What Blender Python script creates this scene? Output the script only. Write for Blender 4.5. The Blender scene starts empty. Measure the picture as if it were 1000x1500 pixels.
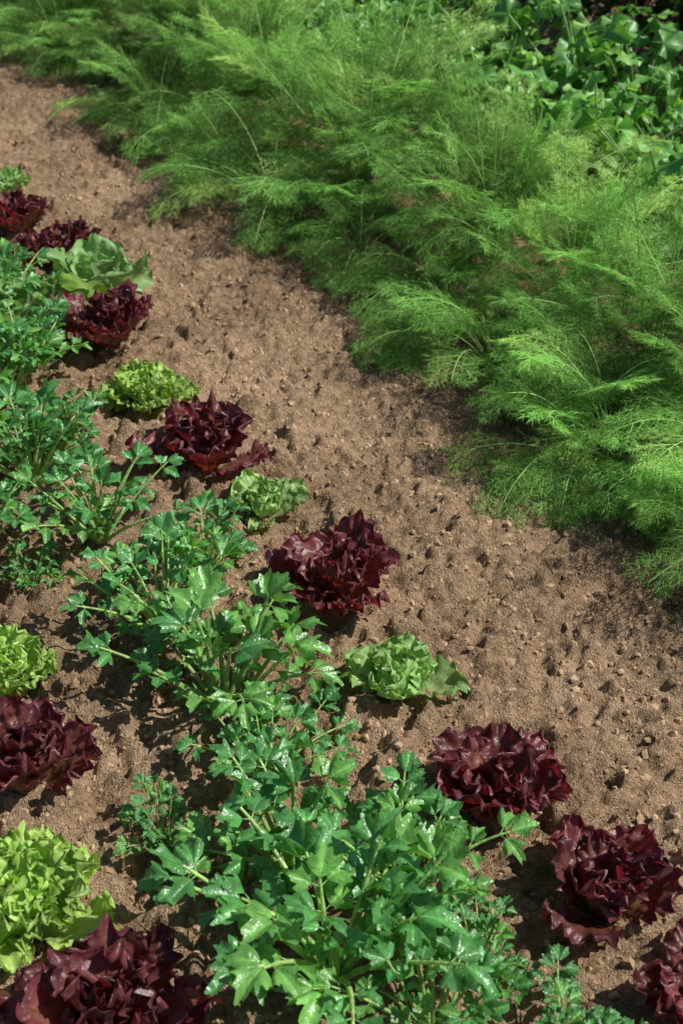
import bpy, math, numpy as np
from mathutils import Vector
scene=bpy.context.scene
R=np.random.default_rng
# ---------------------------------------------------------------- frame of the rows (metres)
O=np.array([0.7076,2.267]); UD=np.array([-0.484,0.875]); ND=np.array([0.875,0.484])
def rc(a,b): 
    p=O+UD*a+ND*b; return float(p[0]),float(p[1])
# ---------------------------------------------------------------- noise
_T=R(7).random((256,256))
def vn(x,y,s=0):
    ca,sa=math.cos(s*1.3+.4),math.sin(s*1.3+.4)
    x,y=x*ca-y*sa+s*17.31,x*sa+y*ca+s*9.77
    xi=np.floor(x).astype(int); yi=np.floor(y).astype(int); fx=x-xi; fy=y-yi
    fx=fx*fx*(3-2*fx); fy=fy*fy*(3-2*fy)
    a=_T[xi&255,yi&255]; b=_T[(xi+1)&255,yi&255]; c=_T[xi&255,(yi+1)&255]; d=_T[(xi+1)&255,(yi+1)&255]
    return (a*(1-fx)+b*fx)*(1-fy)+(c*(1-fx)+d*fx)*fy*1.0-0.5
def clod(x,y,cell,s,dens=0.6):
    x=x/cell+s*5.3; y=y/cell+s*3.1
    xi=np.floor(x).astype(int); yi=np.floor(y).astype(int); out=np.zeros_like(x)
    for dx in(-1,0,1):
        for dy in(-1,0,1):
            cx=xi+dx; cy=yi+dy
            jx=_T[cx&255,cy&255]; jy=_T[(cy+91)&255,(cx+37)&255]; rr=_T[(cx+133)&255,(cy+59)&255]
            r=np.where(rr<dens,0.2+0.5*rr/dens,0.0)
            d2=((x-cx-jx)**2+(y-cy-jy)**2)
            out=np.maximum(out,np.sqrt(np.maximum(r*r-d2,0)))
    return out*cell
def sst(a,b,x):
    t=np.clip((x-a)/(b-a),0,1); return t*t*(3-2*t)
def H(x,y):
    x=np.asarray(x,float); y=np.asarray(y,float)
    b=(x-O[0])*ND[0]+(y-O[1])*ND[1]
    bed=1-sst(-.55,-.35,b)
    fade=1-sst(6,14,np.hypot(x,y-3))
    wx=x+.03*vn(x/.05,y/.05,3)+.012*vn(x/.018,y/.018,8); wy=y+.03*vn(x/.05,y/.05,4)+.012*vn(x/.018,y/.018,9)
    h=.02*bed+.035*vn(x/.45,y/.45,1)+(.014+.024*bed)*vn(wx/.13,wy/.13,2)+(.014+.016*bed)*vn(wx/.05,wy/.05,5)
    h+=(.016+.006*bed)*vn(wx/.024,wy/.024,6)+.014*vn(x/.0135,y/.0135,7)
    h+=(.3+.6*bed)*clod(wx,wy,.05,1,.35)+.75*clod(wx,wy,.024,2,.6)
    return h*fade
# ---------------------------------------------------------------- mesh buffer
class Buf:
    def __init__(s): s.v=[];s.q=[];s.t=[];s.c=[];s.n=0
    def add(s,v,q=None,t=None,c=(1,1,1)):
        v=np.asarray(v,float).reshape(-1,3)
        if q is not None and len(q): s.q.append(np.asarray(q)+s.n)
        if t is not None and len(t): s.t.append(np.asarray(t)+s.n)
        c=np.asarray(c,float)
        if c.ndim==1: c=np.tile(c,(len(v),1))
        s.v.append(v); s.c.append(c.reshape(-1,3)); s.n+=len(v)
    def mesh(s,name,mat,smooth=True):
        v=np.concatenate(s.v); c=np.concatenate(s.c)
        q=np.concatenate(s.q) if s.q else np.zeros((0,4),int)
        t=np.concatenate(s.t) if s.t else np.zeros((0,3),int)
        me=bpy.data.meshes.new(name)
        me.vertices.add(len(v)); me.vertices.foreach_set('co',v.astype(np.float32).ravel())
        me.loops.add(q.size+t.size); me.loops.foreach_set('vertex_index',np.concatenate([q.ravel(),t.ravel()]).astype(np.int32))
        me.polygons.add(len(q)+len(t))
        ls=np.concatenate([np.arange(len(q))*4,q.size+np.arange(len(t))*3]).astype(np.int32)
        me.polygons.foreach_set('loop_start',ls)
        me.polygons.foreach_set('use_smooth',np.full(len(ls),smooth))
        me.update(calc_edges=True)
        ca=me.color_attributes.new('Col','FLOAT_COLOR','POINT')
        ca.data.foreach_set('color',np.concatenate([c,np.ones((len(c),1))],1).astype(np.float32).ravel())
        me.materials.append(mat)
        return me
def place(name,me,x,y,z=None,rot=0,sc=1.0,tilt=(0,0)):
    ob=bpy.data.objects.new(name,me); scene.collection.objects.link(ob)
    if z is None: z=float(H(np.array([x]),np.array([y]))[0])-.005
    ob.location=(x,y,z); ob.rotation_euler=(tilt[0],tilt[1],rot); ob.scale=(sc,sc,sc)
    return ob
def gridq(nu,nv):
    i=np.arange(nu-1)[:,None]*nv+np.arange(nv-1)[None,:]
    i=i.ravel(); return np.stack([i,i+1,i+nv+1,i+nv],1)
def norm(a): return a/(np.linalg.norm(a,axis=-1,keepdims=True)+1e-9)
def tube(buf,P,r0,r1,c,n=5):
    P=np.asarray(P); m=len(P); T=norm(np.gradient(P,axis=0))
    ref=np.array([0.3,0.2,0.93]); A=norm(np.cross(T,ref)); B=np.cross(T,A)
    r=np.linspace(r0,r1,m)[:,None,None]; th=np.linspace(0,2*np.pi,n,endpoint=False)
    V=P[:,None,:]+r*(A[:,None,:]*np.cos(th)[None,:,None]+B[:,None,:]*np.sin(th)[None,:,None])
    i=np.arange(m-1)[:,None]*n; j=np.arange(n)[None,:]; k=(j+1)%n
    q=np.stack([(i+j).ravel(),(i+k).ravel(),(i+n+k).ravel(),(i+n+j).ravel()],1)
    buf.add(V,q,c=c)
# ---------------------------------------------------------------- materials
def nt(name):
    m=bpy.data.materials.new(name); m.use_nodes=True; n=m.node_tree; n.nodes.clear()
    return m,n,(lambda t: n.nodes.new(t))
def leafmat(name,rough=.4,trans=.3,tcol=(1.3,1.5,.5),nscale=60,namt=.35,bump=.3,spec=.5):
    m,n,N=nt(name); L=n.links.new
    at=N('ShaderNodeAttribute'); at.attribute_name='Col'
    tc=N('ShaderNodeTexCoord'); no=N('ShaderNodeTexNoise'); no.inputs['Scale'].default_value=nscale; no.inputs['Detail'].default_value=3
    L(tc.outputs['Object'],no.inputs['Vector'])
    mr=N('ShaderNodeMapRange'); mr.inputs['From Min'].default_value=.3; mr.inputs['From Max'].default_value=.7
    mr.inputs['To Min'].default_value=1-namt; mr.inputs['To Max'].default_value=1+namt
    L(no.outputs['Fac'],mr.inputs['Value'])
    oi=N('ShaderNodeObjectInfo'); mo=N('ShaderNodeMapRange'); mo.inputs['To Min'].default_value=.88; mo.inputs['To Max'].default_value=1.12
    L(oi.outputs['Random'],mo.inputs['Value'])
    mm=N('ShaderNodeMath'); mm.operation='MULTIPLY'; L(mr.outputs[0],mm.inputs[0]); L(mo.outputs[0],mm.inputs[1])
    vm=N('ShaderNodeVectorMath'); vm.operation='SCALE'; L(at.outputs['Color'],vm.inputs[0]); L(mm.outputs[0],vm.inputs['Scale'])
    p=N('ShaderNodeBsdfPrincipled'); L(vm.outputs[0],p.inputs['Base Color']); p.inputs['Roughness'].default_value=rough
    p.inputs['Specular IOR Level'].default_value=spec
    t=N('ShaderNodeBsdfTranslucent'); tv=N('ShaderNodeVectorMath'); tv.operation='MULTIPLY'; tv.inputs[1].default_value=tcol
    L(vm.outputs[0],tv.inputs[0]); L(tv.outputs[0],t.inputs['Color'])
    mx=N('ShaderNodeMixShader'); mx.inputs[0].default_value=trans; L(p.outputs[0],mx.inputs[1]); L(t.outputs[0],mx.inputs[2])
    if bump>0:
        bn=N('ShaderNodeTexNoise'); bn.inputs['Scale'].default_value=nscale*2.2; bn.inputs['Detail'].default_value=2; L(tc.outputs['Object'],bn.inputs['Vector'])
        bp=N('ShaderNodeBump'); bp.inputs['Strength'].default_value=bump; bp.inputs['Distance'].default_value=.004
        L(bn.outputs['Fac'],bp.inputs['Height']); L(bp.outputs[0],p.inputs['Normal'])
    o=N('ShaderNodeOutputMaterial'); L(mx.outputs[0],o.inputs[0]); return m
def simplemat(name,trans,tcol):
    m,n,N=nt(name); L=n.links.new
    at=N('ShaderNodeAttribute'); at.attribute_name='Col'
    oi=N('ShaderNodeObjectInfo'); mo=N('ShaderNodeMapRange'); mo.inputs['To Min'].default_value=.82; mo.inputs['To Max'].default_value=1.18
    L(oi.outputs['Random'],mo.inputs['Value'])
    vm=N('ShaderNodeVectorMath'); vm.operation='SCALE'; L(at.outputs['Color'],vm.inputs[0]); L(mo.outputs[0],vm.inputs['Scale'])
    p=N('ShaderNodeBsdfDiffuse'); L(vm.outputs[0],p.inputs['Color'])
    t=N('ShaderNodeBsdfTranslucent'); tv=N('ShaderNodeVectorMath'); tv.operation='MULTIPLY'; tv.inputs[1].default_value=tcol
    L(vm.outputs[0],tv.inputs[0]); L(tv.outputs[0],t.inputs['Color'])
    mx=N('ShaderNodeMixShader'); mx.inputs[0].default_value=trans; L(p.outputs[0],mx.inputs[1]); L(t.outputs[0],mx.inputs[2])
    o=N('ShaderNodeOutputMaterial'); L(mx.outputs[0],o.inputs[0]); return m
M_red=leafmat('red_lettuce_leaf',rough=.43,trans=.24,tcol=(2.8,.8,.8),nscale=45,namt=.35,bump=.6,spec=.6)
M_grn=leafmat('green_lettuce_leaf',rough=.40,trans=.4,tcol=(1.2,1.25,.6),nscale=50,namt=.2,bump=.6)
M_cel=leafmat('celery_leaf',rough=.32,trans=.28,tcol=(1.8,1.8,.6),nscale=60,namt=.3,bump=.6,spec=.75)
M_fen=simplemat('fennel_frond',.36,(1.25,1.12,.7))
M_sq=leafmat('squash_leaf',rough=.40,trans=.3,tcol=(1.5,1.6,.6),nscale=30,namt=.3,bump=.5)
M_hed=simplemat('hedge_leaf',.2,(1.2,1.3,.6))
def soilmat(name,k=1.0,bump=True):
    m,n,N=nt(name); L=n.links.new
    g=N('ShaderNodeNewGeometry')
    def noise(s,d=4,r=.6):
        x=N('ShaderNodeTexNoise'); x.inputs['Scale'].default_value=s; x.inputs['Detail'].default_value=d; x.inputs['Roughness'].default_value=r; L(g.outputs['Position'],x.inputs['Vector']); return x
    a=noise(2.2,2); b=noise(38,3,.7); c=noise(260,2,.7); e=noise(110,3,.7)
    cr=N('ShaderNodeValToRGB'); el=cr.color_ramp.elements
    el[0].position=.35; el[0].color=(.15*k,.096*k,.057*k,1); el[1].position=.65; el[1].color=(.72*k,.51*k,.33*k,1)
    x=el.new(.5); x.color=(.42*k,.285*k,.175*k,1)
    m1=N('ShaderNodeMath'); m1.operation='MULTIPLY_ADD'; m1.inputs[1].default_value=.3; L(a.outputs['Fac'],m1.inputs[0])
    m2=N('ShaderNodeMath'); m2.operation='MULTIPLY_ADD'; m2.inputs[1].default_value=.35; L(b.outputs['Fac'],m2.inputs[0])
    m3=N('ShaderNodeMath'); m3.operation='MULTIPLY'; m3.inputs[1].default_value=.35; L(e.outputs['Fac'],m3.inputs[0])
    L(m3.outputs[0],m2.inputs[2]); L(m2.outputs[0],m1.inputs[2]); L(m1.outputs[0],cr.inputs[0])
    p=N('ShaderNodeBsdfDiffuse')
    L(cr.outputs[0],p.inputs['Color'])
    if bump:
        ad=N('ShaderNodeMath'); L(c.outputs['Fac'],ad.inputs[0]); L(e.outputs['Fac'],ad.inputs[1])
        bp=N('ShaderNodeBump'); bp.inputs['Strength'].default_value=1; bp.inputs['Distance'].default_value=.014
        L(ad.outputs[0],bp.inputs['Height']); L(bp.outputs[0],p.inputs['Normal'])
    o=N('ShaderNodeOutputMaterial'); L(p.outputs[0],o.inputs[0]); return m
M_soil=soilmat('soil'); M_clod=soilmat('soil_clod',.95,False); M_stone=soilmat('pale_stone',1.3,False)
# ---------------------------------------------------------------- ground
xs=np.arange(-2.3,2.5,.0062)
out=[];d=.02;p=0
while p<160: p+=d; out.append(p); d*=1.22
out=np.array(out)
xs=np.concatenate([xs[0]-out[::-1],xs,xs[-1]+out])
ys=[.9];
while ys[-1]<8: ys.append(ys[-1]+.005+.0016*(ys[-1]-.9))
ys=np.array(ys); ys=np.concatenate([ys[0]-out[::-1],ys,ys[-1]+out])
X,Y=np.meshgrid(xs,ys); Z=H(X,Y)
b=Buf(); b.add(np.stack([X,Y,Z],-1),gridq(len(ys),len(xs)),c=(1,1,1))
me=b.mesh('ground',M_soil); place('ground',me,0,0,0)
# clods
def clods(name,n,seed,smin,smax,brange,mat,arange=(-1.6,6.2),pw=2.5):
    r=R(seed)
    t=(1+5**.5)/2
    ico=np.array([(-1,t,0),(1,t,0),(-1,-t,0),(1,-t,0),(0,-1,t),(0,1,t),(0,-1,-t),(0,1,-t),(t,0,-1),(t,0,1),(-t,0,-1),(-t,0,1)])/1.9
    F=np.array([(0,11,5),(0,5,1),(0,1,7),(0,7,10),(0,10,11),(1,5,9),(5,11,4),(11,10,2),(10,7,6),(7,1,8),(3,9,4),(3,4,2),(3,2,6),(3,6,8),(3,8,9),(4,9,5),(2,4,11),(6,2,10),(8,6,7),(9,8,1)])
    a=arange[0]+(arange[1]-arange[0])*r.random(n)**1.5; bb=r.uniform(*brange,n)
    P=O+UD*a[:,None]+ND*bb[:,None]
    s=smin+(smax-smin)*r.random(n)**pw
    V=ico[None]*(1+r.uniform(-.35,.35,(n,12,1)))*s[:,None,None]*r.uniform(.5,1.35,(n,1,3))
    z=H(P[:,0],P[:,1])+s*.0
    V[:,:,0]+=P[:,0,None]; V[:,:,1]+=P[:,1,None]; V[:,:,2]+=z[:,None]
    Fs=(F[None]+12*np.arange(n)[:,None,None]).reshape(-1,3)
    B=Buf(); B.add(V,t=Fs); place(name,B.mesh(name,mat,smooth=False),0,0,0)
clods('soil_clods',60000,3,.0018,.0088,(-2.3,.35),M_clod,pw=3.8)
clods('pebbles',70,5,.004,.013,(-2.2,.2),M_stone,pw=3)
# ---------------------------------------------------------------- lettuce
def lleaf(buf,r,az,L,W,e0,e1,cup,ruf,k,cb,ct,nu=22,nv=19,r0=.012,z0=0.0,blist=.003,lob=.1,tw=0.,tp=2.4):
    u=np.linspace(0,1,nu); el=e0+(e1-e0)*u**1.4
    du=L/(nu-1); rr=r0+np.concatenate([[0],np.cumsum(np.cos(el[:-1])*du)]); zz=z0+np.concatenate([[0],np.cumsum(np.sin(el[:-1])*du)])
    v=np.linspace(-1,1,nv); U,V=np.meshgrid(u,v,indexing='ij')
    t=np.clip((U-.6)/.42,0,1)
    w=W*(.24+.76*sst(0,.6,U))*np.sqrt(1-t**tp)
    ph=np.arctan2(V*w/W,(U-.45)*2); p=r.uniform(0,6.28,5)
    e=1-(1-V**2)*(1-U**5)
    w=w*(1+lob*e*np.sin(k*.8*ph+p[2])+lob*.6*np.sin(2.1*k*ph+p[3])*e)
    d=ruf*np.clip(e,0,1)**1.6*sst(.12,.5,U)*(np.sin(k*ph+p[0])+.8*np.sin(1.9*k*ph+p[1]))
    d+=cup*w*V**2+blist*2*(vn(U*L/.014+p[4]*9,V*W/.014,2)+vn(U*L/.035,V*W/.035+p[4]*9,5))*sst(.1,.4,U)
    d-=.0035*np.exp(-(V/.1)**2)*(1-U)
    ext=L*.035*e*U**3*np.sin(1.3*k*ph+p[3])-.16*L*V**2*U**4
    E=el[:,None]
    rad=rr[:,None]+ext*np.cos(E)-d*np.sin(E); z=zz[:,None]+ext*np.sin(E)+d*np.cos(E); side=V*w*(1-.12*e)
    a=az+tw*U
    x=rad*np.cos(a)-side*np.sin(a); y=rad*np.sin(a)+side*np.cos(a)
    z=np.maximum(z,.004)
    f=np.clip(sst(.0,.55,U)*.7+.3*e+.25*vn(U*5+p[0],V*4,3),0,1)[...,None]
    C=np.array(cb)*(1-f)+np.array(ct)*f
    rib=(np.exp(-(V/.07)**2)*(1-U)**.8*.6)[...,None]; C=C*(1-rib)+np.array(cb)*1.2*rib
    C=C*r.uniform(.7,1.3)
    buf.add(np.stack([x,y,z],-1),gridq(nu,nv),c=C.reshape(-1,3))
KIND=dict(
 red=dict(n=16,L=.175,W=.063,ruf=.0088,k=10,cb=(.24,.14,.05),ct=(.140,.030,.042),mat=M_red,nu=31,nv=33,cup=.3,lob=.045,bl=.005,tp=5),
 frill=dict(n=26,L=.135,W=.062,ruf=.009,k=14,cb=(.50,.62,.22),ct=(.42,.62,.15),mat=M_grn,nu=36,nv=37,cup=.3,lob=.03,bl=.0065,tp=6),
 green=dict(n=20,L=.15,W=.064,ruf=.008,k=9,cb=(.60,.68,.40),ct=(.32,.52,.17),mat=M_grn,nu=28,nv=27,cup=.4,lob=.03,bl=.006,tp=6),
 broad=dict(n=13,L=.19,W=.085,ruf=.009,k=5,cb=(.50,.60,.34),ct=(.32,.52,.2),mat=M_grn,nu=24,nv=21,cup=.35,lob=.04,bl=.004,tp=5))
def lettuce(kind,name,x,y,diam,seed):
    K=KIND[kind]; r=R(seed); B=Buf(); n=K['n']; s=diam/.27
    for i in range(n):
        q=i/(n-1)            # 0 outer -> 1 inner
        e0=math.radians((36 if kind=='red' else 25)+(48 if kind=='red' else 62)*q**.75+r.uniform(-11,11)); e1=e0-math.radians(r.uniform(-25,36)*(1-.3*q))
        if q>.5: e1=e0+math.radians(r.uniform(-25,10))
        if kind=='green': e1=e0+math.radians(r.uniform(-15,30)*(.4+q))
        L=K['L']*s*(1-.2*q)*r.uniform(.82,1.08); W=K['W']*s*(1-.25*q)*r.uniform(.7,1.25)
        lleaf(B,r,i*2.4+r.uniform(-.35,.35),L,W,e0,e1,K['cup']*r.uniform(-.2,1.3),K['ruf']*s*r.uniform(.8,1.3),K['k']*r.uniform(.85,1.15),K['cb'],K['ct'],K['nu'],K['nv'],r0=.004+.014*(1-q),lob=K['lob'],tw=r.uniform(-.35,.35),blist=K['bl'],tp=K['tp'])
    return place(name,B.mesh(name,K['mat']),x,y,rot=r.uniform(0,6.28))
LT=[('red',.495,1.192,.20),('red',.395,1.395,.245),('red',.2565,1.603,.28),('green',.0985,1.899,.21),('red',-.007,2.153,.28),('green',-.165,2.472,.18),
 ('red',-.309,2.676,.30),('frill',-.485,2.945,.23),('red',-.618,3.266,.275),('broad',-.679,3.533,.31),('red',-.809,3.83,.24),('red',-.935,3.781,.22),('red',-1.02,4.066,.25),
 ('green',-1.118,4.356,.22),('red',-1.232,4.356,.22),('broad',-.877,3.355,.28),('frill',-.619,1.899,.23),('red',-.522,1.65,.26),('frill',-.471,1.353,.30),('red',-.316,1.166,.28),('red',-.818,2.198,.25),('frill',-.981,2.493,.25)]
for i,(k,x,y,dm) in enumerate(LT):
    lettuce(k,{'red':'red_lettuce','frill':'frilly_lettuce','green':'green_lettuce','broad':'broad_leaf_lettuce'}[k],x,y,dm,400+i)
# ---------------------------------------------------------------- lobed leaflet (celery, squash)
def leaflet(buf,r,org,fwd,up,size,span=.95,nr=6,nf=37,lobes=3,pleat=.10,droop=.35,tooth=.075,tf=22.,lob=.13,col=(.05,.16,.03),base=.0,wave=.0,cupk=.3):
    fwd=norm(np.array(fwd)); up=np.array(up); side=norm(np.cross(fwd,up)); up=np.cross(side,fwd)
    ph=np.linspace(-span,span,nf); q=ph/span
    lo=1-lob+lob*np.abs(np.cos(q*np.pi*(lobes)/2*.98))**.6*2-lob if not base else 1-lob+lob*np.cos(q*np.pi*(lobes-1))
    Rr=(.74+.26*np.cos(ph*1.3))*lo*(1+tooth*np.sin(ph*tf+r.uniform(0,6)))*(1+r.uniform(-.03,.03,nf))
    if not base: Rr*=1-.3*np.abs(q)**6
    if base: Rr=np.maximum(Rr,base)
    t=np.linspace(0.04,1,nr)[:,None]
    rr=t*Rr[None]*size
    x=rr*np.sin(ph)[None]; y=rr*np.cos(ph)[None]
    z=-pleat*rr*np.cos(q*np.pi*(lobes-1))[None]*t - droop*rr**2/size + cupk*np.abs(x)*r.uniform(0,1) + wave*size*t**2*np.sin(ph*5+r.uniform(0,6))[None]
    P=np.array(org)+x[...,None]*side+y[...,None]*fwd+z[...,None]*up
    vein=(np.abs(np.cos(q*np.pi*(lobes-1)/2))**24)[None]*(1-t)
    C=np.array(col)*(1+.9*vein[...,None])*r.uniform(.8,1.2)
    buf.add(P,gridq(nr,nf)[:,::-1],c=C)
def celery(seed,n=21,scale=1):
    r=R(seed); B=Buf()
    for i in range(n):
        q=i/(n-1); az=i*2.4+r.uniform(-.5,.5)
        Lp=scale*r.uniform(.15,.29)*(1-.08*q); e0=math.radians(50+36*q+r.uniform(-8,8)); e1=e0-math.radians(r.uniform(5,45))
        m=12; u=np.linspace(0,1,m); el=e0+(e1-e0)*u; a=az+r.uniform(-.4,.4)*u
        st=np.stack([np.cos(el)*np.cos(a),np.cos(el)*np.sin(a),np.sin(el)],1)
        P=np.concatenate([[[0,0,0]],np.cumsum(st[:-1]*Lp/(m-1),0)])+np.array([math.cos(az),math.sin(az),0])*.014
        tube(B,P,.0062,.0023,(.38,.56,.2))
        c=(.085,.265,.07) if r.random()<.65 else (.15,.36,.08)
        sz=scale*r.uniform(.039,.055)
        def LF(o,f,s):
            upv=np.array([0,0,1])+r.uniform(-.6,.6,3)
            if abs(np.dot(norm(np.array(f)),norm(upv)))>.9: upv=upv-np.array([math.cos(az),math.sin(az),0])
            leaflet(B,r,o,f,upv,s,col=c,droop=r.uniform(-.1,.6),pleat=r.uniform(.1,.3),span=r.uniform(.9,1.25))
        f=st[-1]*[1,1,.6]+r.uniform(-.2,.2,3); LF(P[-1],f,sz)
        sd=np.array([-math.sin(a[-1]),math.cos(a[-1]),0])
        for tt,ss in ((m-2,.88),(m-5,.8)):
            if ss==.8 and r.random()<.25: continue
            for sg in(-1,1):
                d=sd*sg+st[tt]*r.uniform(.4,.9)+r.uniform(-.15,.15,3)+np.array([0,0,.1]); d=norm(d)
                o=P[tt]+d*sz*.3; tube(B,np.array([P[tt],(P[tt]+o)/2,o]),.0016,.001,(.28,.46,.14),4)
                LF(o,d,sz*ss*r.uniform(.85,1.1))
    return B.mesh('celery_plant',M_cel)
CM=[celery(40+i) for i in range(6)]
CT=[(-.01,1.268,1.0),(.095,1.404,.75),(-.076,1.486,.85),(.13,1.176,.65),(-.213,1.881,1.),(-.347,2.078,.75),(-.13,1.698,.6),(-.511,2.377,.75),(-.70,2.603,.9),(-.66,2.721,.55),(-.838,2.979,.9),
 (-.80,3.10,.7),(-.95,3.438,.85),(-.766,2.339,.7),(.312,1.134,.5),(-.281,2.244,.6),(-.95,3.614,.5),(-.283,1.529,.38),(-.976,2.846,1.),(-.63,2.232,.35),(.203,1.303,.4)]
for i,(x,y,s) in enumerate(CT): place('celery_plant',CM[i%6],x,y,rot=i*1.7,sc=s)
# ---------------------------------------------------------------- fennel
def ribs(buf,P,D,L,w,c,r):
    n=len(P); S=norm(np.cross(D,r.normal(size=(n,3))))
    V=np.stack([P-S*w,P+S*w,P+D*L[:,None]],1)
    t=np.arange(n*3).reshape(n,3); buf.add(V,t=t,c=np.repeat(c,3,0) if np.ndim(c)==2 else c)
def kids(P,D,Nn,L,k,ang,lf,r,t0=.1,t1=.95,jit=.2,grav=.1):
    t=np.linspace(t0,t1,k)[None,:,None]*np.ones((len(P),1,2)); t=t+r.uniform(-.03,.03,t.shape)
    s=np.array([-1,1])[None,None,:,None]; S=norm(np.cross(D,Nn))
    pos=P[:,None,None]+D[:,None,None]*(L[:,None,None]*t)[...,None]
    d=D[:,None,None]*math.cos(ang)+S[:,None,None]*s*math.sin(ang)+r.normal(size=t.shape+(3,))*jit; d[...,2]-=grav; d=norm(d)
    l=L[:,None,None]*lf(t)*r.uniform(.75,1.2,t.shape)
    n2=norm(np.broadcast_to(Nn[:,None,None],d.shape)+r.normal(size=d.shape)*.3)
    return pos.reshape(-1,3),d.reshape(-1,3),n2.reshape(-1,3),l.ravel()
def fennel(seed,nf=20,front=False):
    r=R(seed); B=Buf()
    for i in range(nf):
        az=i*2.4+r.uniform(-.5,.5); q=r.random()
        L=r.uniform(.40,.70); e0=math.radians(52+36*q); e1=e0-math.radians(r.uniform(0,100))
        if front: L=r.uniform(.32,.52); e0=math.radians(28+58*q); e1=e0-math.radians(r.uniform(60,135))
        m=40; u=np.linspace(0,1,m); el=e0+(e1-e0)*u**1.5; a=az+r.uniform(-.6,.6)*u
        T=np.stack([np.cos(el)*np.cos(a),np.cos(el)*np.sin(a),np.sin(el)],1)
        P=np.concatenate([[[0,0,0]],np.cumsum(T[:-1]*L/(m-1),0)])
        Nn=np.stack([-np.sin(el)*np.cos(a),-np.sin(el)*np.sin(a),np.cos(el)],1)
        g=r.uniform(.65,1.2); col=np.array([.31,.62,.16])*g
        if r.random()<.25: col=np.array([.50,.76,.24])
        tube(B,P[::3],.0032,.0009,(.45,.66,.25),4)
        k=10; idx=np.linspace(.42,.99,k); ii=(idx*(m-1)).astype(int); tt=(idx-.42)/.57
        PP=np.repeat(P[ii],2,0); TT=np.repeat(T[ii],2,0); NN=np.repeat(Nn[ii],2,0); sg=np.tile([-1,1],k)[:,None]
        NN=norm(NN+r.normal(size=NN.shape)*(.12 if front else .28))
        D=norm(TT*.62+np.cross(TT,NN)*sg*.78+r.normal(size=TT.shape)*(.08 if front else .15)-np.array([0,0,.10]))
        LL=np.repeat(.045+.08*(1-tt)**.8,2)*r.uniform(.75,1.15,2*k)
        fade=np.repeat(.42+.68*tt,2)          # shade of the plume gaps painted into the colour: dark inside, brighter tips
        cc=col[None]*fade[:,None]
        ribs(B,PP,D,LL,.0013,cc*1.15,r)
        p2,d2,n2,l2=kids(PP,D,NN,LL,5,.75,lambda t:.45*(1-.5*t),r,jit=.13)
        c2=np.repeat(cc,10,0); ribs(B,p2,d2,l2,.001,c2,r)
        p3,d3,n3,l3=kids(p2,d2,n2,l2,4,.55,lambda t:.0*t+1,r,t0=.1,t1=1.,jit=.15)
        l3=r.uniform(.014,.028,len(l3))
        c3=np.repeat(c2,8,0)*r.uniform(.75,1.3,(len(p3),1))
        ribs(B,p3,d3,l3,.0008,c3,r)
    if not front:
        for i in range(2):
            az=r.uniform(0,6.28); t=np.linspace(0,1,8)[:,None]
            P=np.array([math.cos(az),math.sin(az),0])*(.02+.14*t**1.4)+np.array([0,0,1])*t*r.uniform(.5,.68)
            tube(B,P,.0038,.0015,(.4,.62,.24),5)
    return B.mesh('fennel_plant',M_fen,smooth=False)
FM=[fennel(70+i) for i in range(5)]; FF=[fennel(80+i,18,True) for i in range(5)]
r=R(11); k=0
for line,(off,sp,sc) in enumerate(((.24,.32,.9),(.54,.34,1.0))):
    a=-1.7+.1*line
    while a<6.6:
        x,y=rc(a,off+r.uniform(-.10,.09)); place('fennel_plant',(FF if line==0 else FM)[r.integers(5)],x,y,rot=r.uniform(0,6.28),sc=sc*r.uniform(.78,1.25)); a+=sp*r.uniform(.75,1.25); k+=1
for a,bb,s in ((.50,.10,.85),(.02,.12,.8),(1.15,.15,.75),(-.45,.10,.85),(4.2,.12,.8),(5.0,.1,.8)):
    x,y=rc(a,bb); place('fennel_plant',FF[int(a*10)%5],x,y,rot=a*3,sc=s)
# ---------------------------------------------------------------- squash row behind
def squash(seed):
    r=R(seed); B=Buf(); nl=46
    for i in range(nl):
        az=i*2.4+r.uniform(-.4,.4); q=i/(nl-1); Lp=r.uniform(.12,.42)*(1-.1*q); e0=math.radians(25+58*q+r.uniform(-8,8)); e1=e0-math.radians(r.uniform(0,30))
        m=8; el=np.linspace(e0,e1,m); st=np.stack([np.cos(el)*math.cos(az),np.cos(el)*math.sin(az),np.sin(el)],1)
        P=np.concatenate([[[0,0,0]],np.cumsum(st[:-1]*Lp/(m-1),0)]); tube(B,P,.006,.003,(.25,.4,.14))
        c=(.13,.33,.075) if r.random()<.65 else (.24,.46,.13)
        f=np.array([math.cos(az),math.sin(az),r.uniform(-.5,.6)])
        leaflet(B,r,P[-1],f,np.array([0,0,1])+r.uniform(-.9,.9,3),r.uniform(.045,.085),span=2.5,nr=8,nf=41,lobes=5,pleat=.14,droop=.3,tooth=.05,lob=.1,col=c,base=.6,wave=.22)
    return B.mesh('squash_plant',M_sq)
SM=[squash(90+i) for i in range(4)]
a=-1.6
while a<7:
    for off in (1.2,1.6):
        x,y=rc(a+r.uniform(-.1,.1),off+r.uniform(-.08,.08)); place('squash_plant',SM[r.integers(4)],x,y,rot=r.uniform(0,6.28),sc=r.uniform(.9,1.3))
    a+=.38
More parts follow.
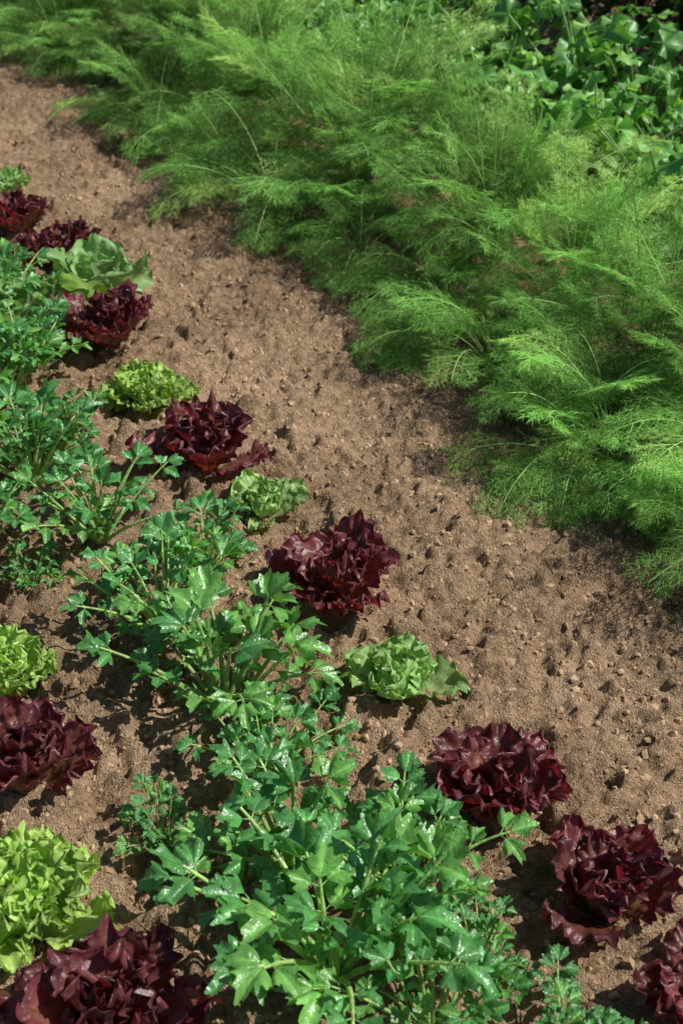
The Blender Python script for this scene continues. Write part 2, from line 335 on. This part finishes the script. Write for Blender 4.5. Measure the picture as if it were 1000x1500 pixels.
# ---------------------------------------------------------------- hedge
r=R(5); B=Buf(); n=70000
a=r.uniform(-3,10,n); th=r.uniform(0,np.pi,n); rad=r.uniform(.4,1.05,n)*(1+.12*np.sin(a*3.1)+.08*np.sin(a*7.7))
off=3.1-np.cos(th)*.85*rad; z=.02+np.sin(th)**.7*1.75*rad
P=O+UD*a[:,None]+ND*off[:,None]; P=np.concatenate([P,z[:,None]],1)
D=norm(r.normal(size=(n,3))); S=norm(np.cross(D,r.normal(size=(n,3)))); l=r.uniform(.04,.08,n)[:,None]
V=np.stack([P,P+D*l*.5+S*l*.3,P+D*l,P+D*l*.5-S*l*.3],1)
B.add(V,np.arange(4*n).reshape(n,4),c=np.repeat(np.array([.04,.09,.02])*r.uniform(.6,1.3,(n,1)),4,0))
for i in range(60):
    aa=-3+13*i/60; x,y=rc(aa,3.0+r.uniform(-.3,.3)); x2,y2=rc(aa+r.uniform(-.2,.2),3.0+r.uniform(-.4,.4))
    tube(B,[(x,y,-.05),((x+x2)/2,(y+y2)/2,.6),(x2,y2,1.3)],.02,.006,(.08,.06,.04),6)
place('hedge',B.mesh('hedge',M_hed,smooth=False),0,0,0)
# ---------------------------------------------------------------- light
sd=Vector((1,-.10,1.27)).normalized()
su=bpy.data.lights.new('sun','SUN'); su.energy=5.0; su.angle=math.radians(.5); su.color=(1,.97,.90)
so=bpy.data.objects.new('sun',su); scene.collection.objects.link(so); so.rotation_euler=sd.to_track_quat('Z','Y').to_euler(); so.location=(5,1,6)
w=bpy.data.worlds.new('World'); scene.world=w; w.use_nodes=True; n=w.node_tree; n.nodes.clear()
sk=n.nodes.new('ShaderNodeTexSky'); sk.sky_type='NISHITA'; sk.sun_disc=False; sk.sun_elevation=math.asin(sd.z); sk.sun_rotation=math.atan2(sd.x,sd.y)
bg=n.nodes.new('ShaderNodeBackground'); bg.inputs[1].default_value=.07; o=n.nodes.new('ShaderNodeOutputWorld')
n.links.new(sk.outputs[0],bg.inputs[0]); n.links.new(bg.outputs[0],o.inputs[0])
# ---------------------------------------------------------------- camera
cd=bpy.data.cameras.new('camera'); co=bpy.data.objects.new('camera',cd); scene.collection.objects.link(co); scene.camera=co
co.location=(0,0,1.7); co.rotation_euler=(math.radians(90-34),0,0)
cd.sensor_fit='VERTICAL'; cd.sensor_height=36; cd.sensor_width=24; cd.lens=48; cd.clip_end=600
cd.dof.use_dof=True; cd.dof.focus_distance=2.5; cd.dof.aperture_fstop=6.3
scene.view_settings.view_transform='Standard'; scene.view_settings.look='None'; scene.view_settings.exposure=0
